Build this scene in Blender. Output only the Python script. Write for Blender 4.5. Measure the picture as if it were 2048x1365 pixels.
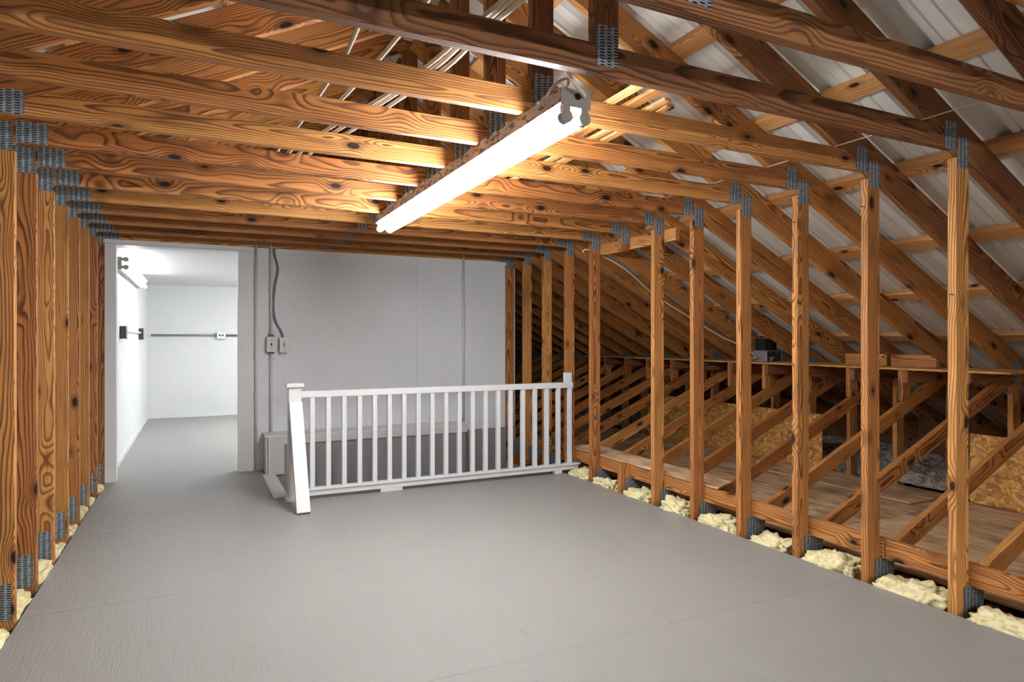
import bpy, bmesh, math, random
from mathutils import Matrix, Vector, noise
random.seed(7)
S = bpy.context.scene
C = S.collection
for o in list(bpy.data.objects): bpy.data.objects.remove(o)

# ------------------------------------------------------------------ camera, world, exposure
CAM_H = 1.16
F_PX = 1298.0
cd = bpy.data.cameras.new('camera'); cam = bpy.data.objects.new('camera', cd); C.objects.link(cam)
cd.sensor_width = 36.0; cd.lens = F_PX/2048*36.0; cd.shift_y = -3.5/2048; cd.clip_start = 0.02
YAW = math.atan2(630.0, F_PX)
cam.location = (0, 0, CAM_H); cam.rotation_euler = (math.radians(90), 0, -YAW)
S.camera = cam
w = bpy.data.worlds.new('world'); S.world = w; w.use_nodes = True
w.node_tree.nodes['Background'].inputs[0].default_value = (0.9, 0.95, 1, 1)
w.node_tree.nodes['Background'].inputs[1].default_value = 0.01
S.view_settings.view_transform = 'Standard'; S.view_settings.look = 'None'
S.view_settings.gamma = 1.0; S.view_settings.exposure = 1.0; S.view_settings.use_curve_mapping = False
TUBE_MAIN = 58.0      # lamp tube radiance
FILL_REAR = 64.0  # added fill light behind the camera
TUBE_ROOM = 6.5
FILL_ROOM = 62.0  # added fill light on the far room ceiling

# ------------------------------------------------------------------ node helpers
def srgb(r, g, b):
    f = lambda c: (c/255/12.92) if c/255 <= 0.04045 else ((c/255+0.055)/1.055)**2.4
    return (f(r), f(g), f(b), 1)
class NT:
    def __init__(s, name):
        s.m = bpy.data.materials.new(name); s.m.use_nodes = True
        s.t = s.m.node_tree; s.n = s.t.nodes; s.b = s.n['Principled BSDF']
    def node(s, typ, **kw):
        n = s.n.new(typ)
        for k, v in kw.items(): setattr(n, k, v)
        return n
    def set(s, sock, v):
        if isinstance(v, bpy.types.NodeSocket): s.t.links.new(v, sock)
        else: sock.default_value = v
    def math(s, op, a, b=0.0, c=0.0, clamp=False):
        n = s.node('ShaderNodeMath', operation=op, use_clamp=clamp)
        s.set(n.inputs[0], a); s.set(n.inputs[1], b); s.set(n.inputs[2], c)
        return n.outputs[0]
    def comb(s, x, y, z):
        n = s.node('ShaderNodeCombineXYZ')
        s.set(n.inputs[0], x); s.set(n.inputs[1], y); s.set(n.inputs[2], z); return n.outputs[0]
    def sep(s, v):
        n = s.node('ShaderNodeSeparateXYZ'); s.set(n.inputs[0], v); return n.outputs
    def obj(s): return s.node('ShaderNodeTexCoord').outputs['Object']
    def rnd(s): return s.node('ShaderNodeObjectInfo').outputs['Random']
    def vmul(s, v, k):
        n = s.node('ShaderNodeVectorMath', operation='MULTIPLY'); s.set(n.inputs[0], v); s.set(n.inputs[1], k); return n.outputs[0]
    def vadd(s, v, k):
        n = s.node('ShaderNodeVectorMath', operation='ADD'); s.set(n.inputs[0], v); s.set(n.inputs[1], k); return n.outputs[0]
    def noise(s, v, scale, detail=2.0, w=None, rough=0.5):
        n = s.node('ShaderNodeTexNoise', noise_dimensions='4D' if w is not None else '3D')
        s.set(n.inputs['Vector'], v); n.inputs['Scale'].default_value = scale
        n.inputs['Detail'].default_value = detail; n.inputs['Roughness'].default_value = rough
        if w is not None: s.set(n.inputs['W'], w)
        return n.outputs[0]
    def voro(s, v, scale, feature='F1', out='Distance', rand=1.0):
        n = s.node('ShaderNodeTexVoronoi', feature=feature)
        s.set(n.inputs['Vector'], v); n.inputs['Scale'].default_value = scale; n.inputs['Randomness'].default_value = rand
        return n.outputs[out]
    def ramp(s, f, stops):
        n = s.node('ShaderNodeValToRGB'); s.set(n.inputs[0], f); e = n.color_ramp.elements
        while len(e) < len(stops): e.new(0.5)
        for q, (p, c) in zip(e, stops):
            q.position = p; q.color = c if len(c) == 4 else (*c, 1)
        return n.outputs[0]
    def mix(s, f, a, b, blend='MIX'):
        n = s.node('ShaderNodeMix', data_type='RGBA', blend_type=blend)
        s.set(n.inputs[0], f); s.set(n.inputs[6], a); s.set(n.inputs[7], b); return n.outputs[2]
    def step(s, v, lo, hi):
        n = s.node('ShaderNodeMapRange', interpolation_type='SMOOTHSTEP')
        s.set(n.inputs[0], v); s.set(n.inputs[1], lo); s.set(n.inputs[2], hi); return n.outputs[0]
    def bump(s, h, strength=0.3, dist=0.005):
        n = s.node('ShaderNodeBump'); n.inputs['Strength'].default_value = strength
        n.inputs['Distance'].default_value = dist; s.set(n.inputs['Height'], h)
        s.t.links.new(n.outputs[0], s.b.inputs['Normal'])
    def out(s, col=None, rough=0.6, metal=0.0, spec=0.4):
        if col is not None: s.set(s.b.inputs['Base Color'], col)
        s.set(s.b.inputs['Roughness'], rough); s.b.inputs['Metallic'].default_value = metal
        s.b.inputs['Specular IOR Level'].default_value = spec
        return s.m

def wood(name, early, late, alt_early, alt_late, rings=128.0, knots=0.135, rough=0.62, stain=0.55):
    n = NT(name); P = n.obj(); r = n.rnd(); x, y, z = n.sep(P)
    r1 = n.math('FRACT', n.math('MULTIPLY', r, 17.31)); r2 = n.math('FRACT', n.math('MULTIPLY', r, 41.77))
    r3 = n.math('FRACT', n.math('MULTIPLY', r, 87.13))
    W = n.math('MULTIPLY', r, 93.0)
    kv = n.vadd(n.vmul(P, (4.0, 8.0, 8.0)), n.comb(n.math('MULTIPLY', r, 50.0), n.math('MULTIPLY', r1, 9.0), n.math('MULTIPLY', r2, 9.0)))
    kd = n.voro(kv, 1.0)
    flow = n.math('SUBTRACT', 1.0, n.step(kd, 0.05, 0.5))
    warp = n.math('SUBTRACT', n.noise(n.vmul(P, (1.3, 5.0, 5.0)), 1.0, 2.0, W), 0.5)
    warp2 = n.math('SUBTRACT', n.noise(n.vmul(P, (6.0, 20.0, 20.0)), 1.0, 2.0, W), 0.5)
    oy = n.math('MULTIPLY', n.math('SUBTRACT', r1, 0.5), 0.16)
    oz = n.math('ADD', n.math('MULTIPLY', r2, 0.11), -0.055)
    py = n.math('ADD', n.math('ADD', y, oy), n.math('MULTIPLY', x, n.math('MULTIPLY', n.math('SUBTRACT', r3, 0.5), 0.06)))
    pz = n.math('ADD', z, oz)
    rad = n.math('SQRT', n.math('ADD', n.math('MULTIPLY', py, py), n.math('MULTIPLY', pz, pz)))
    rad = n.math('ADD', rad, n.math('MULTIPLY', warp, 0.055))
    rad = n.math('ADD', rad, n.math('MULTIPLY', warp2, 0.006))
    rad = n.math('ADD', rad, n.math('MULTIPLY', flow, 0.02))
    fr = n.math('FRACT', n.math('MULTIPLY', rad, rings))
    lw = n.math('MULTIPLY', n.step(fr, 0.35, 0.86), n.math('SUBTRACT', 1.0, n.step(fr, 0.90, 1.0)))
    fib = n.noise(n.vmul(P, (4.0, 160.0, 160.0)), 1.0, 2.0, W)
    e = n.mix(r3, early, alt_early); l = n.mix(r3, late, alt_late)
    streng = n.math('ADD', 0.45, n.math('MULTIPLY', n.noise(P, 5.0, 1.0, W), 0.75))
    col = n.mix(n.math('MULTIPLY', lw, streng, clamp=True), e, l)
    col = n.mix(n.math('MULTIPLY', n.step(fib, 0.45, 0.75), 0.45), col, l)
    st = n.step(n.noise(n.vmul(P, (2.2, 9.0, 9.0)), 1.0, 3.0, W, 0.6), 0.50, 0.78)
    col = n.mix(n.math('MULTIPLY', st, stain), col, n.mix(0.5, l, alt_late))
    kn = n.math('SUBTRACT', 1.0, n.step(kd, knots*0.72, knots))
    kn2 = n.math('MULTIPLY', n.math('SUBTRACT', 1.0, n.step(kd, knots, knots*2.0)), 0.55)
    col = n.mix(kn2, col, l)
    col = n.mix(kn, col, srgb(38, 20, 12))
    n.bump(n.math('ADD', lw, n.math('MULTIPLY', fib, 0.7)), 0.25, 0.002)
    return n.out(col, rough, 0, 0.35)

M = {}
M['pine'] = wood('aged_pine', srgb(216, 155, 86), srgb(104, 58, 25), srgb(180, 114, 60), srgb(74, 40, 20))
M['pine_dark'] = wood('dark_brown_pine', srgb(164, 110, 64), srgb(78, 46, 24), srgb(136, 88, 54), srgb(60, 36, 22))  # pine in darker browns, for near beams, king posts and chords
M['pine_pale'] = wood('pale_pine', srgb(226, 178, 116), srgb(170, 108, 54), srgb(208, 156, 98), srgb(140, 86, 44), stain=0.25)

def plywood(name, a, b, dark, sc=1.0):
    n = NT(name); P = n.obj(); W = n.math('MULTIPLY', n.rnd(), 60.0)
    g = n.noise(n.vmul(P, (5*sc, 1.3*sc, 20)), 3.0, 5.0, W, 0.65)
    col = n.ramp(g, [(0.32, dark), (0.48, a), (0.62, b), (0.72, a)])
    st = n.step(n.noise(P, 1.8, 3.0, W), 0.5, 0.75)
    col = n.mix(n.math('MULTIPLY', st, 0.6), col, dark)
    n.bump(g, 0.25, 0.003)
    return n.out(col, 0.75)
M['ply'] = plywood('weathered_plywood', srgb(200, 166, 128), srgb(226, 198, 160), srgb(136, 106, 78))
M['ply_edge'] = plywood('plywood_edge', srgb(190, 140, 74), srgb(216, 170, 100), srgb(120, 76, 36), 3)
def osb():
    n = NT('oriented_strand_board'); P = n.obj()
    w1 = n.node('ShaderNodeTexNoise'); n.set(w1.inputs['Vector'], P); w1.inputs['Scale'].default_value = 9
    v = n.vadd(n.vmul(P, (20, 20, 38)), n.vmul(w1.outputs['Color'], (6.0, 6.0, 6.0)))
    c = n.voro(v, 1.0, 'F1', 'Color'); cr = n.sep(c)[0]
    d = n.voro(v, 1.0, 'F1', 'Distance')
    col = n.ramp(cr, [(0.0, srgb(190, 132, 66)), (0.4, srgb(222, 166, 90)), (0.75, srgb(238, 190, 116)), (1.0, srgb(168, 110, 54))])
    col = n.mix(n.math('MULTIPLY', n.step(d, 0.45, 0.8), 0.5), col, srgb(110, 66, 30))
    n.bump(cr, 0.3, 0.002)
    return n.out(col, 0.65)
M['osb'] = osb()
def paint(name, col, bump_s=0.15, scale=60.0, rough=0.5, stretch=(1, 1, 1), wear=0.0, wearcol=(0.3, 0.3, 0.3, 1)):
    n = NT(name); P = n.obj(); W = n.math('MULTIPLY', n.rnd(), 40.0)
    g = n.noise(n.vmul(P, stretch), scale, 4.0, W, 0.6)
    c = n.mix(n.math('MULTIPLY', n.step(n.noise(P, 2.3, 4.0, W, 0.6), 0.45, 0.75), 0.12), col, (col[0]*0.7, col[1]*0.7, col[2]*0.7, 1))
    if wear:
        c = n.mix(n.math('MULTIPLY', n.step(n.noise(n.vmul(P, (9, 1.6, 9)), 4.0, 5.0, W, 0.7), 0.60, 0.72), wear), c, wearcol)
        sp = n.voro(P, 7.0); c = n.mix(n.math('SUBTRACT', 1.0, n.step(sp, 0.018, 0.03)), c, wearcol)
    n.bump(g, bump_s, 0.006)
    return n.out(c, rough)
M['floor'] = paint('grey_floor_paint', srgb(142, 140, 136), 0.45, 14.0, 0.42, (14, 1.0, 6), 0.4, srgb(108, 104, 98))
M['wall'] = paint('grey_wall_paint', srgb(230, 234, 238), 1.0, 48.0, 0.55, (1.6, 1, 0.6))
M['wall_low'] = paint('dark_grey_lower_wall', srgb(150, 150, 150), 0.6, 30.0, 0.6, (0.6, 1, 3))  # lower wall boards, one grey darker than the wall above
M['white'] = paint('white_gloss_paint', srgb(215, 216, 217), 0.12, 40.0, 0.38, (1, 1, 0.3))
M['casing'] = paint('pale_grey_trim_paint', srgb(226, 226, 226), 0.15, 30.0, 0.45, (2, 2, .3))
M['room'] = paint('white_room_paint', srgb(212, 212, 212), 0.1, 40.0, 0.6)
M['pipe'] = paint('grey_conduit_paint', srgb(216, 216, 216), 0.05, 60.0, 0.45)
def plain(name, col, rough=0.5, metal=0.0, spec=0.4):
    n = NT(name); P = n.obj()
    c = n.mix(n.math('MULTIPLY', n.noise(P, 35.0, 3.0), 0.25), col, (col[0]*0.6, col[1]*0.6, col[2]*0.6, 1))
    return n.out(c, rough, metal, spec)
M['dark_metal'] = plain('dark_steel', srgb(70, 70, 72), 0.5, 0.5)
M['grey_metal'] = plain('grey_steel', srgb(150, 150, 152), 0.45, 0.4)
M['black'] = plain('black_plastic', srgb(18, 18, 20), 0.5)
M['cable'] = plain('cream_cable_sheath', srgb(226, 214, 194), 0.45)
M['cable_grey'] = plain('grey_cable_sheath', srgb(130, 130, 130), 0.5)
M['wire_yellow'] = plain('yellow_wire', srgb(206, 168, 70), 0.5)
def scuff():
    n = NT('scuffed_label'); P = n.obj()
    g = n.step(n.noise(n.vmul(P, (9, 40, 26)), 1.0, 4.0, None, 0.7), 0.54, 0.62)
    return n.out(n.mix(g, srgb(40, 42, 44), srgb(176, 178, 180)), 0.4, 0.2)
M['scuff'] = scuff()
M['socket'] = plain('lamp_socket', srgb(150, 146, 142), 0.4)
M['steel_wire'] = plain('bright_nail', srgb(190, 186, 178), 0.35, 0.7)
def plate():
    n = NT('galvanised_gusset'); P = n.obj(); x, y, z = n.sep(P)
    row = n.math('FRACT', n.math('MULTIPLY', n.math('ADD', x, 5.0), 40.0))
    col_i = n.math('FLOOR', n.math('MULTIPLY', n.math('ADD', x, 5.0), 40.0))
    zz = n.math('ADD', n.math('MULTIPLY', z, 105.0), n.math('MULTIPLY', col_i, 0.5))
    c2 = n.math('FRACT', n.math('ADD', zz, 500.0))
    slot = n.math('MULTIPLY', n.math('LESS_THAN', row, 0.62), n.math('LESS_THAN', c2, 0.45))
    g = n.noise(P, 60.0, 3.0)
    base = n.ramp(g, [(0.3, srgb(112, 124, 134)), (0.7, srgb(172, 184, 194))])
    c = n.mix(slot, base, srgb(26, 20, 16))
    n.bump(n.math('SUBTRACT', 1.0, slot), 0.4, 0.002)
    return n.out(c, 0.42, 0.35, 0.5)
M['plate'] = plate()
def roofm():
    n = NT('pale_roof_metal'); P = n.obj()
    g = n.noise(n.vmul(P, (1, 8, 8)), 1.5, 3.0)
    c = n.ramp(g, [(0.3, srgb(216, 214, 206)), (0.7, srgb(234, 233, 228))])
    return n.out(c, 0.45, 0.0, 0.5)
M['roof'] = roofm()
def fluff(name, a, b, dark):
    n = NT(name); P = n.obj()
    g = n.noise(P, 28.0, 6.0, None, 0.7)
    h = n.noise(P, 9.0, 4.0, None, 0.6)
    c = n.ramp(g, [(0.3, dark), (0.48, a), (0.68, b)])
    c = n.mix(n.math('MULTIPLY', n.step(h, 0.5, 0.7), 0.4), c, dark)
    n.bump(g, 0.9, 0.012)
    return n.out(c, 0.95, 0, 0.1)
M['fibre'] = fluff('yellow_glass_fibre', srgb(232, 220, 172), srgb(246, 238, 206), srgb(190, 168, 104))
M['fibre_grey'] = fluff('grey_glass_fibre', srgb(178, 168, 158), srgb(222, 216, 206), srgb(84, 74, 66))
def peel():
    n = NT('peeling_fixture_paint'); P = n.obj()
    g = n.step(n.noise(n.vmul(P, (3, 1, 3)), 22.0, 4.0, None, 0.65), 0.52, 0.56)
    c = n.mix(g, srgb(176, 168, 160), srgb(92, 78, 70))
    n.bump(g, -0.6, 0.003)
    return n.out(c, 0.6)
M['peel'] = peel()
def lamp(name, strength):
    n = NT(name); n.b.inputs['Emission Color'].default_value = (0.94, 0.975, 1.0, 1)
    n.b.inputs['Emission Strength'].default_value = strength
    return n.out((0.9, 0.9, 0.9, 1), 0.4)
M['tube_main'] = lamp('lit_tube', TUBE_MAIN); M['tube_fill_rear'] = lamp('added_fill_tube_rear', FILL_REAR); M['tube_room'] = lamp('lit_tube_room', TUBE_ROOM); M['tube_fill_room'] = lamp('added_fill_tube_room', FILL_ROOM)

# ------------------------------------------------------------------ object helpers
W = {}
def link(o, parent=None, mat_world=None):
    C.objects.link(o); mw = mat_world if mat_world is not None else Matrix.Identity(4)
    W[o] = mw
    if parent is not None:
        o.parent = parent; o.matrix_basis = W[parent].inverted() @ mw
    else: o.matrix_basis = mw
    return o
def tag(o, label, cat, group=None, kind=None):
    if label: o['label'] = label
    if cat: o['category'] = cat
    if group: o['group'] = group
    if kind: o['kind'] = kind
    return o
def struct(o, label=None):
    o['kind'] = 'structure'
    if label: o['label'] = label
    return o
def empty(name, loc=(0, 0, 0), rot=None, parent=None):
    o = bpy.data.objects.new(name, None); o.empty_display_size = 0.1
    m = Matrix.Translation(loc)
    if rot is not None: m = m @ rot
    return link(o, parent, m)
_bc = {}
def box_mesh(dx, dy, dz, mat, bev=0.0025):
    k = (round(dx, 4), round(dy, 4), round(dz, 4), mat, bev)
    if k in _bc: return _bc[k]
    bm = bmesh.new(); bmesh.ops.create_cube(bm, size=1.0)
    bmesh.ops.scale(bm, vec=(dx, dy, dz), verts=bm.verts)
    if bev: bmesh.ops.bevel(bm, geom=bm.edges[:], offset=min(bev, min(dx, dy, dz)*0.3), segments=1, affect='EDGES')
    me = bpy.data.meshes.new('block'); bm.to_mesh(me); bm.free(); me.materials.append(M[mat]); _bc[k] = me
    return me
def board(name, p0, p1, depth, thick, mat, parent=None, up=(0, 0, 1), bev=0.0025):
    p0 = Vector(p0); p1 = Vector(p1); x = (p1-p0); L = x.length; x.normalize()
    u = Vector(up); z = (u - x*u.dot(x)).normalized(); y = z.cross(x)
    mw = Matrix((x, y, z)).transposed().to_4x4(); mw.translation = (p0+p1)/2
    o = bpy.data.objects.new(name, box_mesh(L, thick, depth, mat, bev))
    return link(o, parent, mw)
def slab(name, lo, hi, mat, parent=None, bev=0.0015):
    lo = Vector(lo); hi = Vector(hi); d = hi-lo
    o = bpy.data.objects.new(name, box_mesh(d.x, d.y, d.z, mat, bev))
    return link(o, parent, Matrix.Translation((lo+hi)/2))
def mesh(name, bm, mat, parent=None, smooth=False, world=None, recenter=True):
    mw = Matrix.Identity(4) if world is None else world
    if recenter and world is None:
        vs = [v.co for v in bm.verts]
        c = Vector([(min(v[i] for v in vs)+max(v[i] for v in vs))/2 for i in range(3)])
        bmesh.ops.translate(bm, vec=-c, verts=bm.verts); mw = Matrix.Translation(c)
    bmesh.ops.recalc_face_normals(bm, faces=bm.faces)
    me = bpy.data.meshes.new(name); bm.to_mesh(me); bm.free()
    if smooth:
        for p in me.polygons: p.use_smooth = True
    me.materials.append(M[mat]); o = bpy.data.objects.new(name, me)
    return link(o, parent, mw)
def add_box(bm, lo, hi):
    vs = [bm.verts.new((x, y, z)) for x in (lo[0], hi[0]) for y in (lo[1], hi[1]) for z in (lo[2], hi[2])]
    for f in ((0,1,3,2),(4,6,7,5),(0,4,5,1),(2,3,7,6),(0,2,6,4),(1,5,7,3)): bm.faces.new([vs[i] for i in f])
def add_tube(bm, pts, r, n=8, cap=True):
    pts = [Vector(p) for p in pts]; rings = []
    for i, p in enumerate(pts):
        t = (pts[min(i+1, len(pts)-1)]-pts[max(i-1, 0)]).normalized()
        a = Vector((0, 0, 1)) if abs(t.z) < 0.9 else Vector((1, 0, 0))
        u = t.cross(a).normalized(); v = t.cross(u)
        rings.append([bm.verts.new(p+(u*math.cos(2*math.pi*k/n)+v*math.sin(2*math.pi*k/n))*r) for k in range(n)])
    for a, b in zip(rings, rings[1:]):
        for k in range(n): bm.faces.new((a[k], a[(k+1) % n], b[(k+1) % n], b[k]))
    if cap: bm.faces.new(rings[0]); bm.faces.new(rings[-1][::-1])
def smooth_path(pts, sub=6):
    pts = [Vector(p) for p in pts]; out = []
    for i in range(len(pts)-1):
        p0 = pts[max(i-1, 0)]; p1 = pts[i]; p2 = pts[i+1]; p3 = pts[min(i+2, len(pts)-1)]
        for k in range(sub):
            t = k/sub
            out.append(0.5*((2*p1)+(p2-p0)*t+(2*p0-5*p1+4*p2-p3)*t*t+(3*p1-p0-3*p2+p3)*t**3))
    return out+[pts[-1]]
def cable(name, pts, r, mat, label=None, cat=None, group=None, parent=None, sub=6):
    bm = bmesh.new(); add_tube(bm, smooth_path(pts, sub), r, 8)
    o = mesh(name, bm, mat, parent, True)
    if label: tag(o, label, cat, group)
    return o
def lump(name, cx, cy, cz, rx, ry, rz, mat, seed, parent=None, sub=4, rough=0.35):
    bm = bmesh.new(); bmesh.ops.create_icosphere(bm, subdivisions=sub, radius=1.0)
    for v in bm.verts:
        d = v.co.copy(); s = Vector((d.x*rx*9, d.y*ry*9, d.z*rz*9))+Vector((seed*7.1, seed*3.3, 0))
        k = 1+rough*(noise.noise(s*1.3)*0.7+noise.noise(s*3.1)*0.45+noise.noise(s*7)*0.3+noise.noise(s*15)*0.16)
        bx = lambda q: math.copysign(abs(q)**0.7, q)
        v.co = Vector((bx(d.x)*rx*k, bx(d.y)*ry*k, bx(d.z)*rz*k))
    return mesh(name, bm, mat, parent, True, Matrix.Translation((cx, cy, cz)))

# ------------------------------------------------------------------ measures
XR, XL = 2.905, -0.672                      # inner faces of the right posts and the left studs
XC = (XR+XL)/2
H0 = CAM_H+0.81                             # underside of the collar beams
Y0, DY = 1.657, 0.406                       # front face of truss 0, spacing
Yk = lambda k: Y0+DY*k
raf = lambda x: 1.93-0.5*(abs(x-XC)+XC-2.98)     # underside of a rafter
web = lambda x: 0.095+0.434*(x-2.99)             # upper edge of a diagonal web (right side)
mir = lambda x: 2*XC-x
XE = 6.55                                   # eave
YB = 6.15                                   # partition wall
YR = -3.2; YE = 10.9
CO, SI = 1/math.hypot(1, 0.5), 0.5/math.hypot(1, 0.5)

# ------------------------------------------------------------------ floor
fl = struct(empty('floor', (XC, 1.5, 0)), 'grey painted plywood floor of the attic room')
rows = [YR, -1.56, -0.34, 0.88, 2.10, 3.32, 4.54]
XS = 1.76
def sheet(x0, x1, y0, y1, g=0.0004): slab('plywood_panel', (x0+g, y0+g, -0.018), (x1-g, y1-g, 0), 'floor', fl, bev=0.0008)
for i, (a, b) in enumerate(zip(rows, rows[1:])):
    sheet(-0.66, XS, a, b, 0.0009 if i in (4, 5) else 0.0004); sheet(XS, 2.87, a, b, 0.0009 if i in (3, 4) else 0.0004)
sheet(-0.66, XS, 4.54, 4.98); sheet(XS, 2.87, 4.54, 4.98); sheet(-0.66, 0.56, 4.98, 6.2)
struct(slab('floor', (-0.70, 6.2, -0.02), (3.0, YE, -0.001), 'floor', None, 0), 'grey painted floor of the white room beyond the doorway')

# ------------------------------------------------------------------ roof
ce = struct(empty('ceiling', (XC, 3.5, 3.0)), 'ribbed pale metal roof sheets seen between the rafters')
RT = 0.14*1.118+0.038*1.118                      # rafter depth + purlin, measured vertically
def roof_profile():
    p = []; per = 0.2286
    for i in range(4):
        b = i*per
        for dy, h in ((0, .042), (.016, .042), (.034, 0), (.085, 0), (.09, .008), (.1, .008), (.105, 0), (.145, 0), (.15, .008), (.16, .008), (.165, 0), (.195, 0), (.2126, .042)):
            p.append((b+dy, h))
    p.append((4*per, .042)); return p
def roof_mesh(side):
    bm = bmesh.new(); x0 = XC; x1 = XE+0.15
    L = (x1-x0)/CO; a = []
    for yy, h in roof_profile():
        for t in (0, L): a.append(bm.verts.new((t, yy, h)))
    n = len(a)//2
    for i in range(n-1): bm.faces.new((a[2*i], a[2*i+1], a[2*i+3], a[2*i+2]))
    me = bpy.data.meshes.new('metal_panel'); bm.to_mesh(me); bm.free(); me.materials.append(M['roof']); return me
rm = roof_mesh(1)
ztop = raf(XC)+RT+0.002
npan = 16
for side in (1, -1):
    for i in range(npan):
        o = bpy.data.objects.new('metal_panel', rm)
        X = Vector((side*CO, 0, -SI)); Z = Vector((side*SI, 0, CO)); Y = Z.cross(X)
        mw = Matrix((X, Y, Z)).transposed().to_4x4()
        y = YR+i*0.9144+(0.9144 if side < 0 else 0)
        mw.translation = (XC, y if side > 0 else y, ztop)
        link(o, ce, mw)
pur_x = [1.55, 2.09, 2.64, 3.18, 3.76, 4.28, 4.83, 5.38, 5.93]
ordn = ['first', 'second', 'third', 'fourth', 'fifth', 'sixth', 'seventh', 'eighth', 'ninth', 'tenth', 'eleventh', 'twelfth', 'thirteenth', 'fourteenth', 'fifteenth', 'sixteenth', 'seventeenth', 'eighteenth', 'nineteenth']
for side in (1, -1):
    for i, xx in enumerate(pur_x):
        x = xx if side > 0 else mir(xx)
        z = raf(xx)+0.14*1.118+0.019*1.118
        o = board('purlin', (x, YR+0.02, z), (x, 11.3, z), 0.038, 0.089, 'pine_pale', None, up=(side*SI, 0, CO))
        tag(o, 'flat pine purlin under the roof metal, %s down from the ridge on the %s slope' % (ordn[i], 'right-hand' if side > 0 else 'left-hand'), 'purlin', 'roof purlins')
rb = board('ridge_cap', (XC, YR, ztop+0.02), (XC, 11.4, ztop+0.02), 0.02, 0.3, 'roof', ce)

# ------------------------------------------------------------------ trusses
def gusset(xc, zc, wx, wz, k, parent, rot=0.0):
    m = Matrix.Translation((xc, Yk(k)-0.0012, zc)) @ Matrix.Rotation(rot, 4, 'Y')
    o = bpy.data.objects.new('gusset_plate', box_mesh(wx, 0.0016, wz, 'plate', 0))
    link(o, parent, m)
def truss(k, label, full=True):
    t = empty('roof_truss', (XC, Yk(k)+0.019, 0)); tag(t, label, 'truss', 'attic roof trusses')
    yc = Yk(k)+0.019
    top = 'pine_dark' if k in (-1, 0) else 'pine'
    for s in ((1, -1) if full else (1,)):
        f = (lambda x: x) if s > 0 else mir
        xa, xb = XC+0.03, XE
        off = 0.07*1.118
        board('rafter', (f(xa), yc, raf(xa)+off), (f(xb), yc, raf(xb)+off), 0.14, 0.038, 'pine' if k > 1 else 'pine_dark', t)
        px = XR+0.0445; ptop = raf(px+0.03)+0.005; pbot = -0.06
        if not (s > 0 and k == 6):
            board('post' if s > 0 else 'stud', (f(px), yc, pbot), (f(px), yc, ptop), 0.089, 0.0372, 'pine', t, up=(1, 0, 0))
        else:
            board('post_stub', (px, yc, 1.845), (px, yc, ptop), 0.089, 0.0372, 'pine', t, up=(1, 0, 0))
            board('post_stub', (px, yc, pbot), (px, yc, 0.205), 0.089, 0.0372, 'pine', t, up=(1, 0, 0))
        d = 0.0445*math.hypot(1, 0.434)
        wx0, wx1 = XR+0.09, 5.0
        board('diagonal_web', (f(wx0), yc, web(wx0)-d), (f(wx1), yc, web(wx1)-d), 0.089, 0.0364, 'pine', t)
        board('knee_post', (f(5.015), yc, -0.06), (f(5.015), yc, raf(5.06)+0.02), 0.089, 0.0368, 'pine', t, up=(1, 0, 0))
        # gusset plates
        if s > 0:
            gusset(2.862, H0+0.052, 0.082, 0.118, k, t, 0.05); gusset(2.951, H0-0.012, 0.076, 0.13, k, t)
        else:
            gusset(XL+0.058, H0+0.043, 0.108, 0.088, k, t); gusset(XL-0.046, H0+0.022, 0.08, 0.12, k, t)
        if s > 0:
            bm = bmesh.new(); pts = [(2.955, -.035), (3.085, -.035), (3.10, .01), (3.10, .055), (3.06, .095), (2.955, .095)]
            a = [bm.verts.new((x, Yk(k)-0.002, z)) for x, z in pts]; b = [bm.verts.new((x, Yk(k)-0.0004, z)) for x, z in pts]
            bm.faces.new(a); bm.faces.new(b[::-1])
            for i in range(6): bm.faces.new((a[i], b[i], b[(i+1) % 6], a[(i+1) % 6]))
            mesh('gusset_plate', bm, 'plate', t)
        else:
            gusset(XL-0.05, 0.085, 0.075, 0.15, k, t)
        gusset(f(5.0), raf(5.0)+0.02, 0.11, 0.15, k, t, s*0.45)
    # collar beam, king post, bottom chord
    if full:
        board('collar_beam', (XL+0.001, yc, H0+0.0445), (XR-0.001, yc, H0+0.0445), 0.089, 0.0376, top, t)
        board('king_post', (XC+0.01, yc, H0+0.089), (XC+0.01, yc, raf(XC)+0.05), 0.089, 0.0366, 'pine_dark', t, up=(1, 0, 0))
        gusset(XC+0.01, H0+0.085, 0.078, 0.125, k, t)
    if k in (9, 10, 11):
        board('bottom_chord', (mir(XE), yc, -0.10), (0.55, yc, -0.10), 0.14, 0.0378, 'pine_dark', t)
        board('bottom_chord', (2.9, yc, -0.10), (XE, yc, -0.10), 0.14, 0.0378, 'pine_dark', t)
    else: board('bottom_chord', (mir(XE) if full else 2.9, yc, -0.10), (XE, yc, -0.10), 0.14, 0.0378, 'pine_dark', t)
    return t
for k in range(-6, 23):
    if k <= -1:
        if k == -1: lab = 'nearest pine truss, its dark collar beam crossing the top right corner above the first post'
        else: lab = 'pine truss overhead behind the camera, %s back from the nearest visible beam' % ordn[-2-k]
    elif k == 6: lab = 'pine truss whose right post is cut short above and below, at the header board'
    elif k <= 11: lab = 'pine roof truss with metal gussets, its right-hand post %s counting back from the camera' % ordn[k]
    else: lab = 'pine truss in the dark side attic, %s one beyond the grey partition wall' % ordn[k-12]
    truss(k, lab, k < 12)

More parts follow.
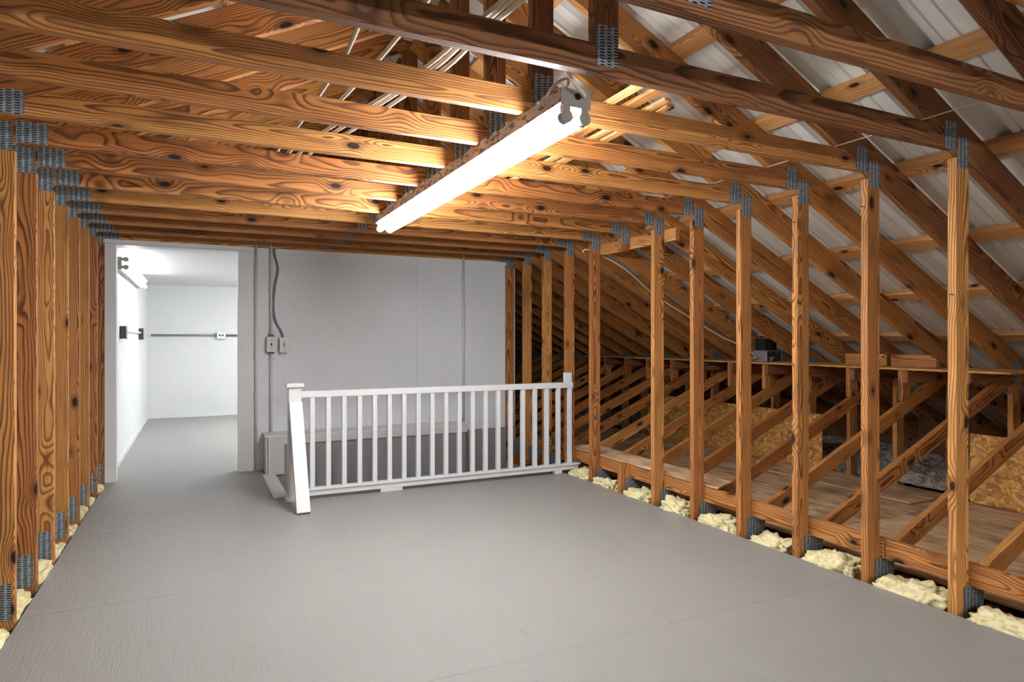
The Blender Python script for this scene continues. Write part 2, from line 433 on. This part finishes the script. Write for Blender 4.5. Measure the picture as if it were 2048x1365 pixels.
# framing boards along the right-hand posts
for (a, b) in ((-0.5, 2.04), (2.04, 5.03)):
    o = board('side_rail', (3.015, a+0.002, 0.142), (3.015, b-0.002, 0.142), 0.095, 0.038, 'pine')
    tag(o, 'knotty pine rail behind the feet of the %s right-hand posts' % ('nearest' if a < 0 else 'farther'), 'board', 'rails along the post feet')
o = board('header_board', (3.014, 3.565, 1.895), (3.014, 4.56, 1.895), 0.089, 0.038, 'pine'); tag(o, 'short pine header board bridging the cut post near the ceiling', 'board')

# ------------------------------------------------------------------ partition wall, doorway, casing
wb = struct(empty('wall_back', (1.2, YB, 0)), 'grey painted partition wall with a doorway on its left')
def wpanel(name, x0, x1, z0, z1, y0=YB, y1=YB+0.09, mat='wall', par=wb): return slab(name, (x0, y0, z0), (x1, y1, z1), mat, par, 0.001)
wpanel('wall_panel', 0.40, 1.945, -0.3, 1.980); wpanel('wall_panel', 1.947, 3.02, 0.24, 1.976)
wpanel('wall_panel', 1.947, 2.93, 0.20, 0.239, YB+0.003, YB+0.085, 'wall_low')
wpanel('header_board', -0.70, 2.945, 1.986, 2.13, YB-0.012, YB+0.08)
wpanel('lintel_panel', -0.70, 0.40, 1.945, 1.980)
wpanel('end_stud', -0.70, -0.625, -0.02, 1.945)
wpanel('wall_cap', -0.70, 2.945, 2.09, 2.14, YB-0.02, YB+0.1, 'wall')
t1 = struct(empty('trim_1', (-0.14, YB-0.02, 0)), 'pale grey door casing around the opening')
slab('casing_board', (-0.705, YB-0.012, 0.0), (-0.672, YB, 1.99), 'casing', t1); slab('casing_board', (-0.670, YB-0.022, 0.0), (-0.598, YB, 1.935), 'casing', t1)
slab('casing_board', (-0.670, YB-0.02, 1.937), (0.454, YB, 1.980), 'casing', t1)
slab('casing_board', (0.331, YB-0.018, 0.0), (0.440, YB, 1.935), 'casing', t1)
slab('jamb', (-0.600, YB-0.02, 0.0), (-0.590, YB+0.1, 1.93), 'white', t1); slab('jamb', (0.322, YB-0.02, 0.0), (0.332, YB+0.1, 1.93), 'casing', t1)
slab('jamb', (-0.600, YB-0.02, 1.927), (0.332, YB+0.1, 1.937), 'white', t1)

# stairwell behind the railing
sw = struct(empty('wall_stairwell', (1.6, 5.9, 0)), 'dark grey boarded stairwell sides below the partition wall')
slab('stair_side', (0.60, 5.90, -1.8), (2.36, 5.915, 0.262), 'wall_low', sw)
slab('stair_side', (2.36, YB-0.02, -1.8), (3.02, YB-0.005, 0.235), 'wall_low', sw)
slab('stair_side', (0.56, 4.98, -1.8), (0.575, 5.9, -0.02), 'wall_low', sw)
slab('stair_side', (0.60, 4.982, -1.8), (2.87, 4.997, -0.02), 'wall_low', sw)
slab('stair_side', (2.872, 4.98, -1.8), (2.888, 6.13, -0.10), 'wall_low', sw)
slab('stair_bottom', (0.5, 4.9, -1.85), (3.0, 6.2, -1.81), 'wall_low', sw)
cb = empty('stair_curb', (1.4, 6.0, 0)); tag(cb, 'low white boxed ledge along the wall above the stair opening', 'ledge')
slab('top_board', (0.52, 5.885, 0.318), (2.37, YB-0.001, 0.335), 'casing', cb)
slab('front_board', (0.58, 5.883, 0.255), (2.37, 5.899, 0.318), 'white', cb)
slab('end_panel', (0.545, 5.872, 0.0), (0.675, 5.8985, 0.318), 'white', cb)
slab('side_board', (0.53, 5.90, 0.0), (0.545, YB-0.001, 0.318), 'casing', cb)
eb = slab('edge_board', (0.50, 4.99, 0.0005), (0.60, 5.868, 0.014), 'white'); tag(eb, 'flat white board edging the left side of the stair opening', 'board')

# ------------------------------------------------------------------ white room beyond
struct(slab('wall_far', (-0.70, YE-0.1, 0), (3.0, YE, 2.0), 'room'), 'white far wall seen through the doorway')
struct(slab('wall_left', (-0.75, YB+0.1, 0), (-0.655, YE-0.1, 2.0), 'room'), 'white left wall inside the far room')
struct(slab('wall_right', (2.80, YB+0.1, 0), (2.88, YE-0.1, 2.0), 'room'), 'white right wall inside the far room')
struct(slab('ceiling', (-0.70, YB+0.1, 1.955), (2.9, YE, 1.968), 'room'), 'white ceiling of the far room')
struct(slab('baseboard_far', (-0.655, YE-0.115, 0), (2.8, YE-0.1, 0.055), 'white'), 'white baseboard along the far wall')
struct(slab('baseboard_left', (-0.655, YB+0.12, 0), (-0.640, YE-0.115, 0.055), 'white'), 'white baseboard along the left wall of the far room')
# closing the attic
struct(slab('wall_rear', (mir(XE), YR-0.05, -0.1), (XE, YR, 3.3), 'wall'), 'grey wall behind the camera')
struct(slab('wall_gable', (mir(XE), 11.35, -0.1), (XE, 11.4, 3.3), 'osb'), 'board gable far behind the partition')
struct(slab('wall_eave_right', (XE-0.02, YR, -0.2), (XE, 11.35, raf(XE)+0.3), 'pine_dark'), 'dark board closing the right eave')
struct(slab('wall_eave_left', (mir(XE), YR, -0.2), (mir(XE)+0.02, 11.35, raf(XE)+0.3), 'pine_dark'), 'dark board closing the left eave')

# ------------------------------------------------------------------ wall fittings
def conduit(x, z0, z1, label, straps):
    t = empty('conduit', (x, YB-0.03, z0)); tag(t, label, 'conduit', 'painted wall conduits')
    bm = bmesh.new(); add_tube(bm, [(x, YB-0.026, z0), (x, YB-0.026, z1)], 0.0115, 12); mesh('pipe', bm, 'pipe', t, True)
    for z in straps:
        bm = bmesh.new(); add_tube(bm, [(x, YB-0.026, z-0.012), (x, YB-0.026, z+0.012)], 0.0145, 12)
        add_box(bm, (x-0.032, YB-0.003, z-0.009), (x+0.032, YB-0.0005, z+0.009)); mesh('strap', bm, 'pipe', t)
conduit(0.468, 0.0, 2.09, 'painted conduit beside the door casing running to the floor', (1.63, 1.0, 0.68))
conduit(0.592, 1.202, 2.09, 'painted conduit dropping from the ceiling into the toggle switch box', (1.61,))
conduit(0.592, 0.34, 1.028, 'painted conduit running from the toggle switch box down to the white ledge', (0.98,))
conduit(2.425, 0.34, 2.09, 'lone painted conduit near the right end of the grey wall', (1.75,))
def switch(x, z, label, mat, tgl):
    t = empty('switch_box', (x, YB-0.03, z)); tag(t, label, 'switch', 'wall boxes by the doorway')
    slab('box_body', (x-0.035, YB-0.058, z-0.062), (x+0.035, YB-0.001, z+0.062), 'dark_metal', t, 0.003)
    cp = slab('cover_plate', (x-0.04, YB-0.064, z-0.068), (x+0.04, YB-0.058, z+0.068), mat, t, 0.003)
    if tgl: slab('toggle', (x-0.006, YB-0.072, z-0.012), (x+0.006, YB-0.064, z+0.012), 'black', cp, 0.001)
    else:
        slab('toggle', (x-0.007, YB-0.066, z-0.016), (x+0.007, YB-0.0642, z+0.016), 'dark_metal', cp, 0.0005)
        slab('toggle', (x-0.005, YB-0.071, z-0.010), (x+0.005, YB-0.066, z+0.006), 'grey_metal', cp, 0.001)
    for dz in (-0.034, 0.034):
        bm = bmesh.new(); add_tube(bm, [(x, YB-0.066, z+dz), (x, YB-0.0635, z+dz)], 0.0045, 8); mesh('screw', bm, 'black', cp)
    if tgl:
        for sgn in (1, -1):
            bm = bmesh.new(); zz = z+sgn*0.062
            a = [(x-0.034, zz), (x+0.034, zz), (x+0.02, zz+sgn*0.022), (x-0.02, zz+sgn*0.022)]
            v = [bm.verts.new((p[0], y, p[1])) for y in (YB-0.05, YB-0.003) for p in a]
            for f in ((0,1,2,3),(4,7,6,5),(0,4,5,1),(1,5,6,2),(2,6,7,3),(3,7,4,0)): bm.faces.new([v[i] for i in f])
            mesh('box_hub', bm, 'dark_metal', t)
switch(0.592, 1.115, 'grey toggle switch box mounted on the conduit', 'pipe', True)
switch(0.70, 1.11, 'grey wall box fed by the loose hanging cable', 'pipe', False)
for i, dx in enumerate((0, 0.011)):
    cable('wall_cable', [(0.617+dx, YB-0.012, 2.09), (0.615+dx, YB-0.012, 1.93), (0.645+dx, YB-0.012, 1.79), (0.618+dx, YB-0.012, 1.63), (0.606+dx*.8, YB-0.03, 1.45), (0.625+dx, YB-0.014, 1.32), (0.672+dx*.7, YB-0.02, 1.235), (0.692+dx*.5, YB-0.028, 1.178)], 0.0055, 'cable_grey',
          'loose grey cable snaking down to the right-hand wall box, %s of the pair' % ('left one' if i == 0 else 'right one'), 'cable', 'hanging wall cables')
# far room outlets
t = empty('outlet_box', (0.33, YE-0.13, 1.22)); tag(t, 'pale outlet box on the far wall conduit', 'outlet')
slab('box_body', (0.27, YE-0.15, 1.165), (0.39, YE-0.1005, 1.275), 'white', t, 0.004)
for dx in (-0.02, 0.02):
    bm = bmesh.new(); add_tube(bm, [(0.33+dx, YE-0.153, 1.22), (0.33+dx, YE-0.148, 1.22)], 0.0135, 12); mesh('socket', bm, 'black', t)
def hpipe(x0, x1, label):
    bm = bmesh.new(); add_tube(bm, [(x0, YE-0.122, 1.22), (x1, YE-0.122, 1.22)], 0.0145, 10); o = mesh('conduit', bm, 'cable_grey', None, True); tag(o, label, 'conduit', 'far wall conduits')
hpipe(-0.60, 0.27, 'grey conduit left of the far wall outlet'); hpipe(0.39, 2.79, 'grey conduit right of the far wall outlet')
for (yy, lab, hw, hh) in ((7.15, 'dark outlet box on the side wall nearer the doorway', 0.05, 0.06), (9.35, 'dark outlet box on the side wall near the far corner', 0.05, 0.07)):
    t = empty('outlet_box', (-0.65, yy, 1.24)); tag(t, lab, 'outlet', 'side wall outlets')
    slab('box_body', (-0.654, yy-0.05, 1.225-hh), (-0.604, yy+0.05, 1.225+hh), 'dark_metal', t, 0.003)
    slab('cover_plate', (-0.604, yy-0.055, 1.225-hh-.005), (-0.598, yy+0.055, 1.225+hh+.005), 'grey_metal', t, 0.002)
bm = bmesh.new(); add_tube(bm, [(-0.635, 7.21, 1.24), (-0.635, 9.29, 1.24)], 0.013, 10); o = mesh('conduit', bm, 'room', None, True); tag(o, 'white conduit joining the two side wall outlets', 'conduit', 'far wall conduits')

# ------------------------------------------------------------------ fluorescent fixtures and added fill lights
def fixture(label, loc, rot, tube, L=2.40, flakes=True):
    t = empty('strip_light', loc, rot); tag(t, label, 'light', 'fluorescent strip lights')
    Wm = W[t]
    def p(name, bm, mat, par=t, smooth=False): return mesh(name, bm, mat, par, smooth, Wm)
    bm = bmesh.new(); w2 = 0.054
    prof = [(-w2, 0), (w2, 0), (w2, -0.046), (w2-0.018, -0.056), (-w2+0.018, -0.056), (-w2, -0.046)]
    a = [bm.verts.new((x, 0.004, z)) for x, z in prof]; b = [bm.verts.new((x, L-0.004, z)) for x, z in prof]
    bm.faces.new(a); bm.faces.new(b[::-1])
    for i in range(6): bm.faces.new((a[i], a[(i+1) % 6], b[(i+1) % 6], b[i]))
    p('housing', bm, 'peel')
    for y in (0.0, L-0.004):
        bm = bmesh.new(); add_box(bm, (-w2-0.001, y, -0.058), (w2+0.001, y+0.004, 0.0))
        ep = p('end_plate', bm, 'socket')
        yy = y-0.001 if y == 0 else y+0.0045
        bm = bmesh.new(); add_tube(bm, [(0.005, yy-0.001, -0.022), (0.005, yy+0.0015, -0.022)], 0.0115, 14); p('knockout', bm, 'black', ep)
        bm = bmesh.new(); add_tube(bm, [(0.032, yy-0.001, -0.014), (0.032, yy+0.0015, -0.014)], 0.007, 12); p('knockout', bm, 'peel', ep)
    for sx in (-0.034, 0.034):
        bm = bmesh.new(); add_tube(bm, [(sx, 0.022, -0.090), (sx, L-0.022, -0.090)], 0.0195, 20); p('tube', bm, tube, t, True)
        for y0, y1 in ((0.0, 0.026), (L-0.026, L)):
            bm = bmesh.new(); add_box(bm, (sx-0.013, y0+0.002, -0.098), (sx+0.013, y1-0.002, -0.044))
            add_tube(bm, [(sx, y0, -0.090), (sx, y1, -0.090)], 0.0215, 16); p('lamp_socket', bm, 'socket')
    if flakes:
        bm = bmesh.new(); rr = random.Random(3)
        for i in range(34):
            y = rr.uniform(0.08, L-0.08); h = rr.uniform(0.003, 0.012); ln = rr.uniform(0.012, 0.05); ou = rr.uniform(0.001, 0.006)
            xs = -w2-0.001
            q = [(xs, y, -0.012), (xs, y+ln, -0.010), (xs-ou, y+ln*rr.uniform(.6, 1), h*0.3), (xs-ou*0.4, y+ln*rr.uniform(.1, .5), h)]
            v = [bm.verts.new(c) for c in q]+[bm.verts.new((c[0]-0.0008, c[1], c[2])) for c in q]
            for f in ((0,1,2,3),(7,6,5,4),(0,4,5,1),(1,5,6,2),(2,6,7,3),(3,7,4,0)): bm.faces.new([v[k] for k in f])
        p('peeling_paint', bm, 'socket')['kind'] = 'stuff'
    return t
fixture('twin tube strip light with peeling paint hung under the collar beams', (1.105, 1.80, H0-0.001), None, 'tube_main')
rf = fixture('added unseen twin tube fill light hung crosswise on chains behind the camera', (-0.1, -1.6, H0-0.25), Matrix.Rotation(math.radians(-90), 4, 'Z'), 'tube_fill_rear', flakes=False)  # unseen fill light, added to brighten the wall, posts and beam fronts
for x in (0.2, 2.0):
    bm = bmesh.new(); add_tube(bm, [(x, -1.6, H0-0.25), (x, -1.6, H0+0.04)], 0.004, 6); mesh('hanger', bm, 'grey_metal', rf)  # hangers of the added rear fill light
fixture('twin tube strip light mounted sideways on the far room wall', (-0.653, 6.62, 1.83), Matrix.Rotation(math.radians(-90), 4, 'Y'), 'tube_room', flakes=False)
fixture('added twin tube fill light on the far room ceiling, out of sight right of the doorway', (1.7, 7.4, 1.953), None, 'tube_fill_room', flakes=False)  # unseen fill light, added to brighten the far room evenly
# feed cable of the fixture
cable('feed_cable', [(1.13, 1.793, H0-0.022), (1.11, 1.765, H0-0.024), (1.06, 1.75, H0+0.004), (1.02, 1.76, H0+0.06), (0.99, 1.80, H0+0.12), (1.02, 1.9, H0+0.2), (1.04, 2.0, H0+0.17)], 0.0062, 'cable', 'cream feed cable looping into the end of the hanging strip light', 'cable')
cable('wire_loop', [(1.06, 1.93, H0+0.004), (1.085, 1.90, H0+0.05), (1.12, 1.885, H0+0.068), (1.125, 1.89, H0+0.045), (1.09, 1.90, H0+0.004)], 0.005, 'cable', 'pale wire loop behind the end plate of the hanging strip light', 'cable')

# ------------------------------------------------------------------ railing
RY = 4.868
rl = empty('stair_railing', (1.8, RY, 0)); tag(rl, 'white painted wooden railing with balusters in front of the stair opening', 'railing')
slab('top_rail', (0.672, RY-0.02, 0.738), (2.945, RY+0.034, 0.785), 'white', rl, 0.003)
br = slab('bottom_rail', (0.672, RY-0.02, 0.028), (3.0, RY+0.034, 0.068), 'white', rl, 0.003)
slab('shoe_rail', (0.672, RY-0.034, 0.0685), (3.012, RY+0.036, 0.082), 'white', rl, 0.002)
for i in range(20):
    x = 0.752+i*(2.918-0.752)/19
    slab('baluster', (x-0.017, RY-0.017, 0.082), (x+0.017, RY+0.017, 0.7385), 'white', rl, 0.002)
nw = slab('newel_post', (0.585, RY-0.035, 0.03), (0.672, RY+0.045, 0.815), 'white', rl, 0.003)
slab('newel_cap', (0.568, RY-0.052, 0.815), (0.690, RY+0.062, 0.845), 'white', rl, 0.005)
slab('newel_foot', (0.568, RY-0.05, 0.0005), (0.69, RY+0.045, 0.0295), 'white', rl, 0.004)
board('brace', (0.635, 4.478, 0.004), (0.628, RY-0.061, 0.71), 0.089, 0.04, 'white', rl, up=(1, 0, 0))
slab('foot_block', (2.765, RY-0.02, 0.0005), (2.835, RY+0.03, 0.0275), 'white', rl, 0.002)
slab('foot_block', (1.25, RY-0.02, 0.0005), (1.42, RY+0.02, 0.0275), 'white', rl, 0.002)
slab('end_stub', (2.875, RY-0.002, 0.785), (2.945, RY+0.034, 0.87), 'white', rl, 0.003)

# ------------------------------------------------------------------ side attic: floor, sheets, shelf
af = struct(empty('floor_side', (3.8, 3, 0)), 'bare weathered plywood floor of the side attic')
ys = [-1.5, 0.3, 2.74, 5.18, 7.62, 10.06]
for a, b in zip(ys, ys[1:]): slab('plywood_panel', (3.20, a+0.003, -0.014), (4.945, b-0.003, -0.001), 'ply', af)
struct(slab('floor_left_side', (mir(5.2), YR, -0.014), (XL-0.25, 6, -0.001), 'ply'), 'bare plywood floor of the left side attic')
o = slab('loose_panel', (4.49, 2.87, 0.004), (4.97, 4.20, 0.018), 'ply'); tag(o, 'loose brown plywood sheet lying at the edge of the grey insulation', 'plywood sheet')
bm = bmesh.new()
pts = [(3.0, 3.16), (3.215, 3.26), (3.26, 4.99), (3.0, 5.01)]
a = [bm.verts.new((x, y, 0.1955)) for x, y in pts]; b = [bm.verts.new((x, y, 0.2075)) for x, y in pts]
bm.faces.new(a[::-1]); bm.faces.new(b)
for i in range(4): bm.faces.new((a[i], a[(i+1) % 4], b[(i+1) % 4], b[i]))
o = mesh('narrow_panel', bm, 'ply'); tag(o, 'narrow plywood strip lying on the rail beside the railing end', 'plywood sheet')
o = slab('strand_board', (4.95, -0.4, 0.0), (4.962, 2.735, 0.49), 'osb'); tag(o, 'upright orange strand board sheet at the right edge of the photo', 'strand board', 'strand boards on the knee posts')
o = slab('strand_board', (4.95, 3.95, 0.0), (4.962, 6.4, 0.498), 'osb'); tag(o, 'upright strand board sheet beyond the grey insulation, farther into the side attic', 'strand board', 'strand boards on the knee posts')
sh = empty('plywood_shelf', (4.6, 4.4, 0.95)); tag(sh, 'long plywood shelf on short legs under the rafters', 'shelf')
slab('shelf_board', (4.40, 2.20, 0.946), (4.90, 7.0, 0.960), 'ply_edge', sh)
for k in range(2, 13):
    yc = Yk(k)+0.019-0.039
    board('cleat', (4.41, yc, 0.901), (4.90, yc, 0.901), 0.089, 0.037, 'pine_dark', sh)
    if k > 2: board('leg', (4.462, yc+0.0385, web(4.46)-0.005), (4.462, yc+0.0385, 0.945), 0.085, 0.036, 'pine', sh, up=(1, 0, 0))
for i, (a, b, x) in enumerate(((3.475, 3.13, 4.64), (3.056, 2.73, 4.575))):
    o = board('wood_block', (x, a, 0.9605+0.0445), (x, b, 0.9605+0.0445), 0.089, 0.038, 'pine'); tag(o, 'short pine block on the shelf, %s of the two' % ('the farther' if i == 0 else 'the nearer'), 'wood block', 'blocks on the shelf')
t = empty('junction_box', (4.58, 4.23, 0.962)); tag(t, 'steel junction box with a scuffed side standing on the shelf', 'junction box')
slab('box_body', (4.50, 4.15, 0.9605), (4.69, 4.31, 1.06), 'grey_metal', t, 0.003)
slab('label_panel', (4.506, 4.1485, 0.966), (4.67, 4.1498, 1.055), 'scuff', t, 0)
bm = bmesh.new(); add_tube(bm, [(4.4985, 4.205, 1.005), (4.5005, 4.205, 1.005)], 0.022, 16); mesh('knockout', bm, 'cable_grey', t)
t = empty('transformer', (4.58, 4.23, 1.061)); tag(t, 'black transformer with red wires on top of the junction box', 'transformer')
for i in range(6): slab('core_plate', (4.51+i*0.013, 4.18, 1.0605), (4.518+i*0.013, 4.29, 1.165), 'black', t, 0.001)
slab('coil', (4.59, 4.19, 1.0605), (4.67, 4.28, 1.15), 'black', t, 0.006)
bm = bmesh.new(); add_tube(bm, smooth_path([(4.58, 4.2, 1.15), (4.60, 4.19, 1.18), (4.64, 4.2, 1.175), (4.65, 4.22, 1.14)]), 0.004, 6)
M['red'] = plain('red_wire', srgb(150, 40, 30)); mesh('red_wire', bm, 'red', t)
cable('box_wire', [(4.494, 4.28, 1.02), (4.46, 4.27, 1.035), (4.45, 4.34, 1.075), (4.49, 4.40, 1.065), (4.48, 4.43, 1.03)], 0.006, 'cable', 'cream wire curling out of the top of the junction box', 'wire', 'junction box wires')
cable('box_wire', [(4.493, 4.25, 0.998), (4.455, 4.24, 0.99), (4.445, 4.33, 0.985), (4.455, 4.46, 0.972)], 0.006, 'wire_yellow', 'yellow wire leaving the front of the junction box', 'wire', 'junction box wires')
struct(slab('floor_below', (2.95, YR, -0.2), (XE, 11.3, -0.18), 'pine_dark', None, 0), 'dark board underside below the right side attic')
struct(slab('floor_below_left', (mir(XE), YR, -0.2), (XL-0.02, 11.3, -0.18), 'pine_dark', None, 0), 'dark board underside below the left side attic')
# white cable stapled along a rafter
pts = [(2.95, 4.70, 1.90), (2.99, 4.66, 1.915), (3.275, 4.56, 1.765), (3.70, 4.68, 1.555), (4.14, 4.66, 1.335), (4.43, 4.64, 1.19), (4.62, 4.55, 1.09), (4.64, 4.45, 0.98)]
cable('white_cable', pts, 0.007, 'cable', 'cream cable draped down the rafters to the junction box', 'cable')
o = cable('twine', [(2.70, 1.0, 2.075), (2.70, 2.0, 2.068), (2.70, 3.6, 2.066)], 0.0028, 'cable', 'thin pale string stretched over the collar beams near the right posts', 'string')
# insulation
for k in range(-1, 8):
    cy = (Yk(k)+Yk(k+1))/2+0.02
    o = lump('insulation_batt', 2.975, cy, -0.035+0.008*math.sin(k*2.1), 0.10, 0.135, 0.075, 'fibre', k+3, sub=5, rough=0.6)
    tag(o, 'yellow glass fibre batt at the right floor edge, %s bay from the camera' % (ordn[k+1]), 'insulation', 'yellow insulation batts')
for k in range(3, 12):
    cy = (Yk(k)+Yk(k+1))/2+0.02
    o = lump('insulation_batt', XL-0.06, cy, -0.05, 0.07, 0.165, 0.07, 'fibre', k+40, sub=4, rough=0.6)
    tag(o, 'pale insulation tuft at the left floor edge, %s gap between studs from the camera' % ordn[k-3], 'insulation', 'left insulation tufts')
bm = bmesh.new(); nx, ny = 70, 150; g = []
for i in range(nx):
    row = []
    for j in range(ny):
        x = 4.98+i*(6.50-4.98)/(nx-1); y = 0.2+j*(8.6-0.2)/(ny-1)
        v = Vector((x*4, y*4, 0)); h = 0.10*noise.noise(v*0.7)+0.07*abs(noise.noise(v*1.7))+0.04*noise.noise(v*4)+0.02*noise.noise(v*9)
        h *= min(1, (x-4.98)/0.12+0.5)
        row.append(bm.verts.new((x, y, 0.03+h)))
    g.append(row)
for i in range(nx-1):
    for j in range(ny-1): bm.faces.new((g[i][j], g[i+1][j], g[i+1][j+1], g[i][j+1]))
o = mesh('blown_insulation', bm, 'fibre_grey', None, True); tag(o, 'dusty grey loose insulation heaped under the eave', 'insulation', None, 'stuff')

# ------------------------------------------------------------------ cables and strips over the beams
HB = H0+0.089
cab = [
    ([(0.80, 0.9), (0.74, 1.66), (0.69, 2.05), (0.63, 2.45), (0.50, 2.9), (0.40, 3.4), (0.36, 4.4)], 'widest-swinging cream cable over the beams left of the strip light'),
    ([(0.84, 0.9), (0.76, 1.66), (0.72, 2.05), (0.66, 2.45), (0.545, 2.9), (0.45, 3.4), (0.41, 4.3)], 'middle cream cable of the bundle left of the strip light'),
    ([(0.88, 0.9), (0.785, 1.7), (0.755, 2.05), (0.70, 2.45), (0.60, 2.9), (0.51, 3.3), (0.47, 4.5)], 'cream cable of the bundle closest to the strip light'),
    ([(0.42, 0.9), (0.425, 1.7), (0.43, 2.1), (0.42, 2.5), (0.39, 2.9), (0.36, 3.3), (0.35, 4.0)], 'straight cream cable over the beams, leftmost of all'),
    ([(0.58, 1.3), (0.55, 2.06), (0.50, 2.5), (0.47, 2.8)], 'short cream cable between the bundle and the leftmost cable'),
]
for i, (pp, lab) in enumerate(cab):
    cable('overhead_cable', [(x, y, HB+0.009+0.012*(j % 2)+0.003*i) for j, (x, y) in enumerate(pp)], 0.0075, 'cable', lab, 'cable', 'cables over the beams')
cable('twisted_cable', [(0.60, 3.10, HB+0.01), (0.75, 3.04, HB+0.01), (0.95, 3.02, HB+0.0), (1.15, 3.04, HB-0.01), (1.25, 3.10, HB+0.01)], 0.012, 'cable', 'thick white twisted cable lying across the beams beside the strip light', 'cable')
st = [(1.42, 1.80, 5.3, 0.035, 'pine_pale', 'pale'), (1.51, 1.78, 5.6, 0.05, 'pine', 'wide'), (1.60, 1.95, 4.9, 0.03, 'pine_pale', 'thin'), (1.655, 2.0, 3.2, 0.04, 'pine_pale', 'short'), (1.36, 2.15, 4.6, 0.03, 'white', 'white painted'), (1.29, 2.3, 5.0, 0.045, 'pine_pale', 'innermost')]
for x, y0, y1, wd, mt, nm in st:
    o = board('wood_strip', (x, y0, HB+0.009), (x+0.03, y1, HB+0.009), 0.016, wd, mt); tag(o, '%s wooden strip lying loose over the beams right of the strip light' % nm, 'wood strip', 'loose strips on the beams')
# nails
for (k, z, dy) in ((1, 1.80, 0.02), (2, 1.79, 0.02), (0, 1.35, 0.015), (4, 1.72, .02)):
    x = XR; y = Yk(k)+dy
    bm = bmesh.new(); add_tube(bm, [(x+0.01, y, z), (x-0.03, y-.005, z+0.002), (x-0.034, y-.006, z-0.03)], 0.0022, 6)
    o = mesh('bent_nail', bm, 'dark_metal'); tag(o, 'bent nail sticking out near the top of the %s right-hand post' % ordn[k], 'nail', 'bent nails in the posts')
for j, y in enumerate((1.95, 2.07, 2.12, 2.24, 2.55, 2.74, 2.80, 3.15, 3.30, 3.62)):
    z = raf(4.28)+0.14*1.118; x = 4.265+0.01*(j % 3)
    bm = bmesh.new(); add_tube(bm, [(x, y, z+0.006), (x-0.008+0.004*(j % 4), y+0.003, z-0.032)], 0.0022, 6)
    o = mesh('roof_nail', bm, 'steel_wire'); tag(o, 'bright roof nail tip poking down through the sixth purlin on the right-hand slope', 'nail', 'nail tips under the purlin')
